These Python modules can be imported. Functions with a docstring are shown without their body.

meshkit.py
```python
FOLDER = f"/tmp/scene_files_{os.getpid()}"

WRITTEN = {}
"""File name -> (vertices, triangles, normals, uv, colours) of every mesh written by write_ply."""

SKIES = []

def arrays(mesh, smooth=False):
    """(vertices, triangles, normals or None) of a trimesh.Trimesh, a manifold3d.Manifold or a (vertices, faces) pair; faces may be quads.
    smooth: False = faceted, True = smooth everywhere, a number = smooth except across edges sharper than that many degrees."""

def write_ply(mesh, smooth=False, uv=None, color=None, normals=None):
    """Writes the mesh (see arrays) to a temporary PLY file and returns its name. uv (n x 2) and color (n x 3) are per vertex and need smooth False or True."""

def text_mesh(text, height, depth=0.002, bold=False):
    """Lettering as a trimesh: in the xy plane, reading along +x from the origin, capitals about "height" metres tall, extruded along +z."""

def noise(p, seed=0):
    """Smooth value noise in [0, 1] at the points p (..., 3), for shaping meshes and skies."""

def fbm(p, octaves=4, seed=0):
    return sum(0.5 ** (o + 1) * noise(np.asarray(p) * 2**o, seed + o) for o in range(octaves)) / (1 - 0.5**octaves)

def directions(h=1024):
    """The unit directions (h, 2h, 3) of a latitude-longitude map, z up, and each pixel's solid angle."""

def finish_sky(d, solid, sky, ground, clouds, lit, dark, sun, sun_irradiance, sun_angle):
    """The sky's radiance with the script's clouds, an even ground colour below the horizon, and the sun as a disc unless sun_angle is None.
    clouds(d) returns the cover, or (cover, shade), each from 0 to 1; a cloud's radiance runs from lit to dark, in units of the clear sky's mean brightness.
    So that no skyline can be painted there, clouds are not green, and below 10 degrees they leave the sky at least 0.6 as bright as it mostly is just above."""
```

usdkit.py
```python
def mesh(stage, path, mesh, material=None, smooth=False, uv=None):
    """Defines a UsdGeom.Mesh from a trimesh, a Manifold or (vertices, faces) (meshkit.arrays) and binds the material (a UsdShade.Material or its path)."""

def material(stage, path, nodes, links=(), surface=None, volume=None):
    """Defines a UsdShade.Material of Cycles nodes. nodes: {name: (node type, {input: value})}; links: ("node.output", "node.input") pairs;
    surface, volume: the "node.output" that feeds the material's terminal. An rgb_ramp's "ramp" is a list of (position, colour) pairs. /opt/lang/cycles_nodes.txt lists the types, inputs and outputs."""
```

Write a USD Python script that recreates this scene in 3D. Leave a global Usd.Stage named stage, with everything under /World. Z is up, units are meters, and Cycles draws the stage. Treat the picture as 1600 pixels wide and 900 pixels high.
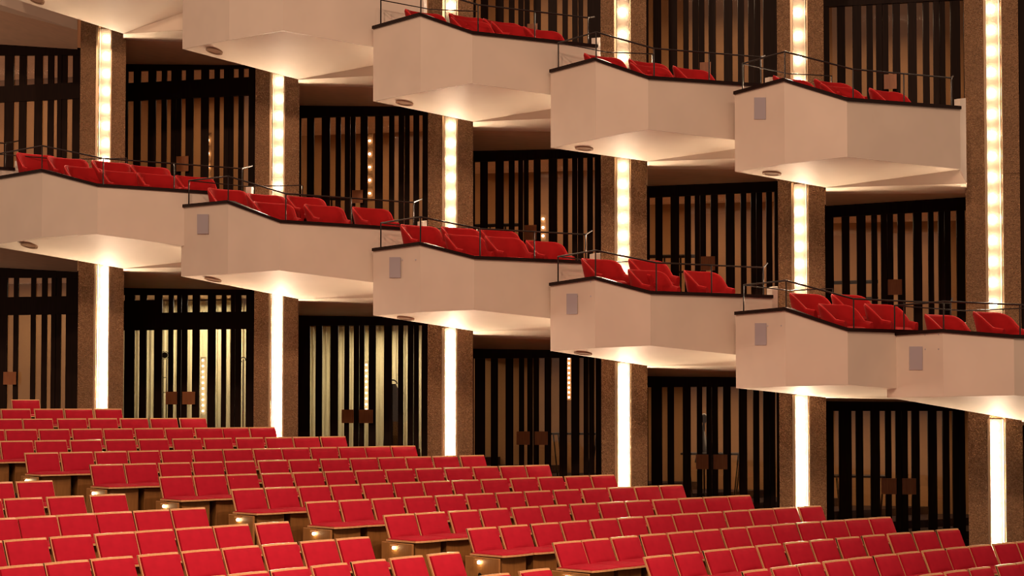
import math, random
import numpy as np, trimesh
from shapely.geometry import Polygon
import usdkit
from pxr import Usd, UsdGeom, UsdLux, Gf, Sdf

random.seed(7)
rng = np.random.default_rng(7)
stage = Usd.Stage.CreateInMemory()
UsdGeom.SetStageUpAxis(stage, UsdGeom.Tokens.z)
UsdGeom.SetStageMetersPerUnit(stage, 1.0)
World = UsdGeom.Xform.Define(stage, '/World')
stage.SetDefaultPrim(World.GetPrim())
UsdGeom.Scope.Define(stage, '/World/Looks')

# ------------------------------------------------------------------ camera
F, HOR, PITCH, ZC = 2500.0, 632.12, math.radians(2.0), 3.6
PY = HOR - F * math.tan(PITCH)                       # principal row
cam = UsdGeom.Camera.Define(stage, '/World/camera')
cam.AddTranslateOp().Set(Gf.Vec3d(0, 0, ZC))
cam.AddRotateXYZOp().Set(Gf.Vec3f(90 + math.degrees(PITCH), 0, 0))
cam.CreateHorizontalApertureAttr(36.0)
cam.CreateVerticalApertureAttr(20.25)
cam.CreateFocalLengthAttr(F / 1600 * 36)
cam.CreateVerticalApertureOffsetAttr((PY - 450) / 1600 * 36)
cam.CreateClippingRangeAttr(Gf.Vec2f(0.1, 200))
cam.CreateExposureAttr(0.0)

# ------------------------------------------------------------------ light
dome = UsdLux.DomeLight.Define(stage, '/World/dome')
dome.CreateColorAttr(Gf.Vec3f(1.0, 0.62, 0.42))
dome.CreateIntensityAttr(0.12)


def disk(name, pos, r, power, color, target=None):
    d = UsdLux.DiskLight.Define(stage, '/World/' + name)
    d.CreateRadiusAttr(r)
    d.CreateIntensityAttr(power)
    d.CreateColorAttr(Gf.Vec3f(*color))
    m = Gf.Matrix4d()
    if target is None:
        target = (pos[0], pos[1] + 1e-4, pos[2] - 1)
    m.SetLookAt(Gf.Vec3d(*pos), Gf.Vec3d(*target), Gf.Vec3d(0, 0, 1) if abs(pos[2] - target[2]) < .99 * math.dist(pos, target) else Gf.Vec3d(0, 1, 0))
    d.AddTransformOp().Set(m.GetInverse())
    return d


WARM = (1.0, 0.645, 0.43)
SPOT = 2900.0
for j, (hx, hy, hz, pw) in enumerate([(10, 7, 13.0, 1.0), (6, 5, 13.5, 1.0)]):      # spots over the stage side, thrown on the stalls
    sp = UsdLux.SphereLight.Define(stage, '/World/stall_spot_%02d' % j)
    sp.CreateRadiusAttr(0.25)
    sp.CreateIntensityAttr(SPOT * pw)
    sp.CreateColorAttr(Gf.Vec3f(*WARM))
    sh = UsdLux.ShapingAPI.Apply(sp.GetPrim())
    sh.CreateShapingConeAngleAttr(19.0)
    sh.CreateShapingConeSoftnessAttr(0.9)
    m = Gf.Matrix4d()
    m.SetLookAt(Gf.Vec3d(hx, hy, ZC + hz), Gf.Vec3d(-3.0 + 4 * j, 15.5, ZC - 2.2), Gf.Vec3d(0, 0, 1))
    sp.AddTransformOp().Set(m.GetInverse())
for j, (hx, hy, hz, pw) in enumerate([(-14, -2, 18, 1.05), (-6, -5, 18.5, 1.1), (3, -5, 18.5, .75), (11, -3, 18, .30)]):   # house lights along the far side
    disk('house_light_%02d' % j, (hx, hy, ZC + hz), 0.45, 960.0 * pw, WARM, target=(0, 25, ZC + 1))
LOBBY = 12.5

# ------------------------------------------------------------------ helpers
_names = {}


def numbered(parent, name):
    key = (str(parent), name)
    n = _names.get(key, 0)
    _names[key] = n + 1
    return name if n == 0 else '%s_%03d' % (name, n)


def tag(p, label=None, cat=None, group=None, kind=None):
    for k, v in (('label', label), ('category', cat), ('group', group), ('kind', kind)):
        if v:
            p.SetCustomDataByKey(k, v)
    return p


def thing(name, label=None, cat=None, loc=(0, 0, 0), rotz=0.0, group=None, kind=None):
    x = UsdGeom.Xform.Define(stage, '/World/' + numbered('/World', name))
    x.AddTranslateOp().Set(Gf.Vec3d(*map(float, loc)))
    x.AddRotateZOp().Set(float(rotz))
    return tag(x.GetPrim(), label, cat, group, kind)


def obj(name, mesh, mat, parent=None, smooth=False, label=None):
    par = '/World' if parent is None else str(parent.GetPath())
    m = usdkit.mesh(stage, par + '/' + numbered(par, name), mesh, mat, smooth=smooth)
    if label:
        m.GetPrim().SetCustomDataByKey('label', label)
    return m.GetPrim()


def inst(src, name, label, cat, loc, rotz, group=None, scale=None):
    x = UsdGeom.Xform.Define(stage, '/World/' + numbered('/World', name))
    x.AddTranslateOp().Set(Gf.Vec3d(*map(float, loc)))
    x.AddRotateZOp().Set(float(rotz))
    if scale:
        x.AddScaleOp().Set(Gf.Vec3f(*scale))
    p = x.GetPrim()
    p.GetReferences().AddInternalReference(src.GetPath())
    p.SetInstanceable(True)
    return tag(p, label, cat, group)


def at(px, py, Y):
    """World point seen at pixel (px, py) at depth Y."""
    u, v = (px - 800) / F, (PY - py) / F
    dy = math.cos(PITCH) - v * math.sin(PITCH)
    dz = math.sin(PITCH) + v * math.cos(PITCH)
    return np.array([u * Y / dy, Y, ZC + dz * Y / dy])


def proj(p):
    x, y, z = p[0], p[1], p[2] - ZC
    zc = y * math.cos(PITCH) + z * math.sin(PITCH)
    yc = z * math.cos(PITCH) - y * math.sin(PITCH)
    return 800 + F * x / zc, PY - F * yc / zc


def box(x0, x1, y0, y1, z0, z1):
    b = trimesh.creation.box((x1 - x0, y1 - y0, z1 - z0))
    b.apply_translation(((x0 + x1) / 2, (y0 + y1) / 2, (z0 + z1) / 2))
    return b


def rbox(x0, x1, y0, y1, z0, z1, r=0.01):
    """Box with chamfered edges."""
    pts = []
    for x, sx in ((x0, 1), (x1, -1)):
        for y, sy in ((y0, 1), (y1, -1)):
            for z, sz in ((z0, 1), (z1, -1)):
                pts += [(x + sx * r, y + sy * r, z), (x + sx * r, y, z + sz * r), (x, y + sy * r, z + sz * r)]
    return trimesh.convex.convex_hull(np.array(pts))


def cat(ms):
    return trimesh.util.concatenate([m for m in ms])


def hexa(bot, top):
    """Closed prism from a bottom ring and a top ring of the same length (any order, convex)."""
    b, t = np.asarray(bot, float), np.asarray(top, float)
    n = len(b)
    v = np.vstack([b, t])
    f = []
    for i in range(n):
        j = (i + 1) % n
        f += [[i, j, n + j], [i, n + j, n + i]]
    for i in range(1, n - 1):
        f += [[0, i + 1, i], [n, n + i, n + i + 1]]
    m = trimesh.Trimesh(v, f, process=False)
    if m.volume < 0:
        m.invert()
    return m


def loft(front, back):
    """Closed slab between two n x m grids of points."""
    a, b = np.asarray(front, float), np.asarray(back, float)
    n, m = a.shape[:2]
    v = np.vstack([a.reshape(-1, 3), b.reshape(-1, 3)])
    o = n * m
    f = []
    I = lambda i, j: i * m + j
    for i in range(n - 1):
        for j in range(m - 1):
            p, q, r, s = I(i, j), I(i + 1, j), I(i + 1, j + 1), I(i, j + 1)
            f += [[p, q, r], [p, r, s], [o + p, o + r, o + q], [o + p, o + s, o + r]]
    for i in range(n - 1):
        for j in (0, m - 1):
            p, q = I(i, j), I(i + 1, j)
            t = [[p, o + p, o + q], [p, o + q, q]]
            f += t if j == 0 else [x[::-1] for x in t]
    for j in range(m - 1):
        for i in (0, n - 1):
            p, q = I(i, j), I(i, j + 1)
            t = [[p, q, o + q], [p, o + q, o + p]]
            f += t if i == 0 else [x[::-1] for x in t]
    mm = trimesh.Trimesh(v, f, process=False)
    if mm.volume < 0:
        mm.invert()
    return mm


def tube(points, r, n=8):
    P = [np.asarray(p, float) for p in points]
    ms = []
    for a, b in zip(P[:-1], P[1:]):
        if np.linalg.norm(b - a) < 1e-4:
            continue
        ms.append(trimesh.creation.cylinder(r, segment=(a, b), sections=n))
    for p in P[1:-1]:
        s = trimesh.creation.icosphere(1, r)
        s.apply_translation(p)
        ms.append(s)
    return cat(ms)


def inward(path):
    """Mitred inward (away from the camera) plan offsets, unit thickness, along a left-to-right plan path."""
    P = np.array([[p[0], p[1]] for p in path])
    d = np.diff(P, axis=0)
    d /= np.linalg.norm(d, axis=1)[:, None]
    nrm = np.stack([-d[:, 1], d[:, 0]], 1)
    out = []
    for i in range(len(P)):
        a, b = nrm[max(i - 1, 0)], nrm[min(i, len(nrm) - 1)]
        m = a + b
        m /= np.linalg.norm(m)
        out.append(m / max(.5, float(m @ a)))
    return np.array(out)


def ribbon(path, zb, zt, o0, o1):
    """Wall following a plan path between offsets o0 and o1; zb, zt per vertex."""
    inn = inward(path)
    n = len(path)
    fr, bk = [], []
    for i in range(n):
        q0 = np.array(path[i][:2]) + inn[i] * o0
        q1 = np.array(path[i][:2]) + inn[i] * o1
        fr.append([(q0[0], q0[1], zb[i]), (q0[0], q0[1], zt[i])])
        bk.append([(q1[0], q1[1], zb[i]), (q1[0], q1[1], zt[i])])
    return loft(fr, bk)


# ------------------------------------------------------------------ materials
def M(name, nodes, links=(), surface='p.BSDF'):
    return usdkit.material(stage, '/World/Looks/' + name, nodes, links, surface=surface)


def plain(name, color, rough=0.5, metal=0.0, var=0.0, scale=6.0, bump=0.0, bscale=60.0, **kw):
    nodes = {'p': ('principled_bsdf', dict(base_color=color, roughness=rough, metallic=metal, **kw)),
             'tc': ('texture_coordinate', {})}
    links = []
    if var:
        lo = tuple(c * (1 - var) for c in color)
        hi = tuple(min(1, c * (1 + var)) for c in color)
        nodes['n'] = ('noise_texture', {'scale': scale, 'detail': 5.0})
        nodes['r'] = ('rgb_ramp', {'ramp': [(0.3, lo), (0.7, hi)]})
        links += [('tc.object', 'n.vector'), ('n.fac', 'r.fac'), ('r.color', 'p.base_color')]
    if bump:
        nodes['bn'] = ('noise_texture', {'scale': bscale, 'detail': 4.0})
        nodes['b'] = ('bump', {'strength': bump, 'distance': 0.01})
        links += [('tc.object', 'bn.vector'), ('bn.fac', 'b.height'), ('b.normal', 'p.normal')]
    return M(name, nodes, links)


def wood(name, a, b, rough=0.35, stretch=(14, 14, 1.2), spec=0.4):
    nodes = {'tc': ('texture_coordinate', {}), 'mp': ('mapping', {'scale': stretch}),
             'n': ('noise_texture', {'scale': 3.0, 'detail': 6.0, 'roughness': 0.6}),
             'r': ('rgb_ramp', {'ramp': [(0.3, a), (0.7, b)]}),
             'p': ('principled_bsdf', {'roughness': rough, 'specular_ior_level': spec})}
    return M(name, nodes, [('tc.object', 'mp.vector'), ('mp.vector', 'n.vector'), ('n.fac', 'r.fac'), ('r.color', 'p.base_color')])


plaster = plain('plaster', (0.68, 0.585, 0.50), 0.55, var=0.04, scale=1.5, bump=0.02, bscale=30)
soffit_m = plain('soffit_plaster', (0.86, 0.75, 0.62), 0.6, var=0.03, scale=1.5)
brown_ceiling = plain('brown_ceiling', (0.80, 0.58, 0.42), 0.7, var=0.05)
disc_m = plain('disc_paint', (0.34, 0.21, 0.13), .5)
lobby_tan = plain('lobby_tan', (0.50, 0.26, 0.105), 0.7, var=0.05, scale=2)
cap_m = plain('dark_capping', (0.013, 0.004, 0.003), 0.30, specular_ior_level=0.15)
steel = plain('dark_steel', (0.018, 0.010, 0.008), 0.30, metal=0.0, specular_ior_level=0.4)
hatch_m = plain('lilac_grey_paint', (0.40, 0.37, 0.42), 0.5)
red_seat = plain('crimson_cloth', (0.40, 0.010, 0.029), 0.85, var=0.08, scale=9, bump=0.08, bscale=180, specular_ior_level=0.12, sheen_weight=0.10, sheen_roughness=0.4, sheen_tint=(1, .2, .2))
red_chair = plain('scarlet_cloth', (0.33, 0.008, 0.010), 0.85, var=0.08, scale=9, bump=0.06, bscale=180, specular_ior_level=0.12, sheen_weight=0.15, sheen_roughness=0.4, sheen_tint=(1, .25, .2))
piping_m = plain('piping_cloth', (0.62, 0.030, 0.030), 0.7, specular_ior_level=0.2)
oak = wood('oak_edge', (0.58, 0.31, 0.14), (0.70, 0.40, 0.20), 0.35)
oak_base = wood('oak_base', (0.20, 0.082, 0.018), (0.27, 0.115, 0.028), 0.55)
dark_metal = plain('black_metal', (0.02, 0.017, 0.015), 0.4, metal=0.3)
door_m = wood('dark_bronze_board', (0.014, 0.006, 0.004), (0.022, 0.010, 0.006), 0.6, (10, 10, .8), 0.12)
plate_m = wood('plate_wood', (0.30, 0.105, 0.038), (0.40, 0.150, 0.056), 0.45)
carpet = plain('carpet', (0.035, 0.012, 0.009), 0.95, var=0.2, scale=40)
channel_m = plain('channel_enamel', (0.085, 0.066, 0.050), 0.5, specular_ior_level=0.15)
trim_m = plain('strip_trim', (0.70, 0.52, 0.34), 0.25, metal=0.9)
curtain_m = plain('cream_curtain', (0.72, 0.66, 0.44), 0.8)
concrete = M('aggregate_concrete', {
    'tc': ('texture_coordinate', {}),
    'v': ('voronoi_texture', {'scale': 62.0}),
    'n': ('noise_texture', {'scale': 2.2, 'detail': 6.0}),
    'r': ('rgb_ramp', {'ramp': [(0.0, (0.150, 0.076, 0.032)), (0.45, (0.225, 0.118, 0.053)), (0.9, (0.315, 0.178, 0.090))]}),
    'r2': ('rgb_ramp', {'ramp': [(0.3, (0.80, 0.80, 0.80)), (0.7, (1.0, 1.0, 1.0))]}),
    'm': ('mix', {'mix_type': 'multiply', 'fac': 1.0}),
    'b': ('bump', {'strength': 0.7, 'distance': 0.02}),
    'p': ('principled_bsdf', {'roughness': 0.8})},
    [('tc.object', 'v.vector'), ('tc.object', 'n.vector'), ('v.color', 'r.fac'), ('n.fac', 'r2.fac'), ('r.color', 'm.color1'), ('r2.color', 'm.color2'),
     ('m.color', 'p.base_color'), ('v.distance', 'b.height'), ('b.normal', 'p.normal')])
BULB = 310.0
bulb_m = M('bulb_glow', {'e': ('emission', {'color': (1.0, 0.74, 0.50), 'strength': BULB})}, surface='e.emission')
reflection_bulb = M('reflection_bulb_glow', {'e': ('emission', {'color': (1.0, 0.74, 0.50), 'strength': 14.0})}, surface='e.emission')  # glow of the added bulbs that imitate reflections in the door glass
step_m = M('step_glow', {'e': ('emission', {'color': (1.0, 0.74, 0.40), 'strength': 32.0})}, surface='e.emission')
glass = M('door_glass', {'t': ('transparent_bsdf', {'color': (0.93, 0.90, 0.86)}), 'g': ('glossy_bsdf', {'roughness': 0.01, 'color': (1, 1, 1)}),
                         'f': ('fresnel', {'ior': 1.5}), 'm': ('mix_closure', {})},
          [('f.fac', 'm.fac'), ('t.BSDF', 'm.closure1'), ('g.BSDF', 'm.closure2')], surface='m.closure')

# ------------------------------------------------------------------ plan of the side wall
ynose = lambda x: F / (94.1 + 0.01149 * (x - 152))
ycol = lambda x: ynose(x) + 2.55
yedge = lambda x: ynose(x) + 1.95
yband = lambda x: ycol(x) + 0.45
ydoor = lambda x: ycol(x) + 2.9
ylob = lambda x: ydoor(x) + 2.6
ORD = ['first', 'second', 'third', 'fourth', 'fifth', 'sixth', 'seventh', 'eighth', 'ninth', 'tenth', 'eleventh', 'twelfth', 'thirteenth', 'fourteenth']
#            strip x0,x1 ; face left,right  (pixels at the horizon)
COLS = [(149, 169.5, 121, 192.5), (422.5, 442.3, 396.5, 466), (693.7, 713.7, 668, 739), (963.8, 985.5, 939.5, 1011.5), (1241, 1263.7, 1217, 1290.5), (1545, 1569.5, 1511.5, 1597)]

# ------------------------------------------------------------------ main floor: row curves
P = [1.224702615347316, 0.668369746632764, -0.03182904462498068, 0.0014071312164799313, 22.478062126966314, -6.519718385399422, -0.6532936964612132, -0.38130388061654424, 0.8491516037453904, 0.23060313686071296, 0.16198467862590513, -0.01625386220691276, -0.0189388165978607]
SEAT_TOP = 0.74


def row_model(k, X):
    t = (k - 9) / 5.
    D = P[0] + P[1] * t + P[2] * t * t + P[3] * t ** 3
    a = P[4] + P[5] * t + P[6] * t * t + P[7] * t ** 3
    b = P[8] + P[9] * t + P[10] * t * t
    c = P[11] + P[12] * t
    return D, a + b * X + c * X * X, b + 2 * c * X


def row_at(k, px):
    X = 0.0
    for _ in range(60):
        D, Y, S = row_model(k, X)
        X = .5 * X + .5 * (px - 800) * Y / F
    return X, Y, D, S


ROWS = {
    1: ([-95, -46, 2, 54, 101, 148], 0), 2: ([-113, -63, -13, 36, 90, 139, 188, 235, 281], 0), 3: ([-95, -43, 9, 61, 113, 162, 211, 258, 305, 347, 390], 0),
    4: ([-53, 1, 55, 110, 165, 217, 270, 319, 369, 415, 458, 501], 0),
    5: ([40, 95, 149, 201, 252, 302, 349, 396, 440, 485, 529, 570, 611], 1), 6: ([142, 195, 249, 301, 352, 404, 452, 501, 547, 591, 634, 676, 719], 1),
    7: ([250, 303, 355, 409, 459, 508, 556, 603, 650, 695, 739, 781, 821], 1), 8: ([363, 415, 467, 517, 567, 615, 661, 707, 752, 798, 841, 883, 923], 1),
    9: ([479, 531, 582, 632, 681, 729, 775, 820, 865, 909, 951, 991, 1030], 1), 10: ([601, 650, 702, 750, 800, 845, 891, 935, 977, 1020, 1060, 1099, 1136], 1),
    11: ([731, 781, 830, 876, 922, 965, 1009, 1050, 1090, 1131, 1170, 1207, 1247], 1), 12: ([865, 909, 955, 1000, 1043, 1084, 1126, 1166, 1205, 1244, 1282, 1319, 1356], 1),
    13: ([1007, 1052, 1099, 1140, 1182, 1225, 1265, 1306, 1346, 1386, 1424, 1462], 1), 14: ([1160, 1205, 1244, 1286, 1325, 1364, 1401, 1440, 1476, 1512, 1550, 1586], 1),
    15: ([1361, 1399, 1437, 1475, 1512, 1555, 1586], 0)}
LEFT = {7: [-37, 27], 8: [-58, 8, 75, 142], 9: [-35, 28, 91, 150, 210, 268], 10: [-63, 9, 81, 151, 213, 276, 335, 400],
        11: [-77, 0, 73, 145, 219, 286, 349, 411, 471, 527], 12: [-10, 68, 146, 216, 292, 360, 425, 489, 551, 611, 670], 13: [608, 679, 748, 813]}
# terraced floor
treads = []
XS = np.linspace(-16, 12, 57)


def curve(k, back):
    out = []
    # keep the fitted curve in its range, continue straight beyond it
    xa, xb = row_at(k, -130)[0], row_at(k, 1640)[0]
    for X in XS:
        xc = min(max(X, xa), xb)
        D, Y, S = row_model(k, xc)
        S = min(max(S, .3), 1.3)
        Y += S * (X - xc)
        n = np.array([-S, 1.0]) / math.hypot(S, 1)
        out.append((X + n[0] * back, Y + n[1] * back))
    return np.array(out)


for k in range(-1, 17):
    D = row_model(k, 0)[0]
    z = ZC - D - SEAT_TOP
    a, b = curve(k, 0.22), curve(k + 1, 0.20)
    if k == -1:
        a = a + np.array([-3.0, 3.4])
    if k == 16:
        b = b + np.array([6.0, -9.0])
    kk = min(max(k, 1), 13)
    Xe = row_at(kk, ROWS[kk][0][-1])[0] + 1.15
    if k > 13:
        Xe = 99.0
    for lo, hi, dz in ((-99, Xe, 0), (Xe, 99, -.42)):
        sel = [j for j in range(len(XS)) if lo <= XS[j] <= hi]
        ends = [e for e in (lo, hi) if -90 < e < 90]
        def cutrow(c):
            pts = [tuple(c[j]) for j in sel]
            for e in ends:
                q = (e, float(np.interp(e, XS, c[:, 1])))
                pts = [q] + pts if e == lo else pts + [q]
            return pts
        if len(sel) < 2:
            continue
        pa, pb = cutrow(np.column_stack([XS, a[:, 1] if False else np.interp(XS, a[:, 0], a[:, 1])])), cutrow(np.column_stack([XS, np.interp(XS, b[:, 0], b[:, 1])]))
        fr = [[(p[0], p[1], z + dz - .5), (p[0], p[1], z + dz)] for p in pb]
        bk = [[(p[0], p[1], z + dz - .5), (p[0], p[1], z + dz)] for p in pa]
        treads.append(loft(fr, bk))
fl = thing('floor', kind='structure')
tag(fl, label='dark carpeted floor stepping down in terraces under the red seats')
for t in treads:
    obj('terrace', t, carpet, fl)

# ------------------------------------------------------------------ pillars
ZTOP = ZC + 9.6
zfloor_at = lambda x: {0: ZC - .95, 1: ZC - 1.35, 2: ZC - 1.75, 3: ZC - 2.2, 4: ZC - 2.6, 5: ZC - 3.1}[x]
for i, (s0, s1, f0, f1) in enumerate(COLS):
    yc = ycol((s0 + s1) / 2)
    X = lambda px, Y: (px - 800) / F * Y
    NW = 0.13
    y1, y2 = yc, yc + 3.1
    poly = Polygon([(X(f0, y1), y1), (X(s0, y1), y1), (X(s0, y1), y1 + NW), (X(s1, y1), y1 + NW), (X(s1, y1), y1), (X(f1, y1), y1), (X(f1, y2) - .06, y2), (X(f0, y2) + .06, y2)])
    pil = thing('pillar', '%s speckled concrete pillar from the left, carrying a glowing bulb strip' % ORD[i], 'pillar')
    zb = zfloor_at(i) - .3
    cuts = [zb, ZTOP]
    if i == 5:
        zj = at(1530, 271, yc)[2]
        cuts = [zb, zj - .004, zj + .004, ZTOP]
        core = trimesh.creation.extrude_polygon(poly.buffer(-.02), ZTOP - zb - .1)
        core.apply_translation((0, 0, zb + .05))
        obj('core', core, concrete, pil)
    for a, b in zip(cuts[::2], cuts[1::2]):
        m = trimesh.creation.extrude_polygon(poly, b - a)
        m.apply_translation((0, 0, a))
        obj('shaft', m, concrete, pil)

# ------------------------------------------------------------------ balconies
# L, K, N, E : (x, top y, soffit y); W: soffit y at pillar right edge; crease and rear edge y at W and at right; header y at W, right
T1 = {0: dict(L=(-320, 238, 335), K=(-245, 228, 330), N=(-155, 252, 322), E=(22, 262, 340), W=(-112, 376), B=(382, 390), H=(412, 425)),
      1: dict(L=(-17, 278, 384), K=(65, 264, 370.5), N=(152, 287, 366), E=(392, 303, 398), W=(196, 419.5), B=(426.5, 433), H=(450, 453)),
      2: dict(L=(283, 320, 432), K=(356, 313, 428), N=(437.5, 343.5, 422.5), E=(660, 357, 451), W=(467, 467), B=(472, 478), H=(493, 496)),
      3: dict(L=(583, 388, 493), K=(656.5, 378, 487.5), N=(741, 400, 484), E=(929, 408, 505), W=(740, 517), B=(527, 533), H=(545, 548)),
      4: dict(L=(860, 442, 548.5), K=(930, 431.5, 543.5), N=(1016.5, 454.5, 540), E=(1207, 461, 560), W=(1011.5, 571.5), B=(576.5, 583), H=(588, 590)),
      5: dict(L=(1150, 487, 606.5), K=(1228, 480, 603.5), N=(1325, 512.5, 601), E=(1500, 518, 615), W=(1290.5, 621), B=(622.5, 626), H=(627, 629)),
      6: dict(L=(1386, 520, 621), K=(1474, 514, 619.5), N=(1585, 523, 617.5), E=(1800, 530, 640), W=(1597, 657), B=(660, 664), H=(668, 670))}
T2 = {0: dict(L=(-320, -170, -95), K=(-245, -185, -108), N=(-155, -165, -118), E=(22, -155, -95), W=(-112, -30), B=(-12, 47), H=(62, 77)),
      1: dict(L=(-17, -130, -14), K=(65, -148, -32), N=(152, -128, -48), E=(392, -110, -18), W=(197, 52.5), B=(63, 69), H=(100, 102)),
      2: dict(L=(285, -42, 76.5), K=(358, -62, 62), N=(442, -36, 48), E=(662, -20, 87), W=(469, 124), B=(134, 139), H=(165, 167)),
      3: dict(L=(583, 41, 158), K=(657, 20, 144), N=(738, 49, 130), E=(933, 70, 158), W=(740, 190), B=(204, 207), H=(236, 232)),
      4: dict(L=(860.5, 109, 231), K=(931, 90, 216.5), N=(1013, 119, 202), E=(1203, 132, 225), W=(1011.5, 252), B=(264, 265), H=(291, 283)),
      5: dict(L=(1148.5, 143, 268), K=(1226, 122, 256.5), N=(1324, 153, 245), E=(1501, 166, 264.5), W=(1290.5, 293), B=(303, 302), H=(322, 308))}
FLOORS = {}
SLABS = {}
BOXES = {}


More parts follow.
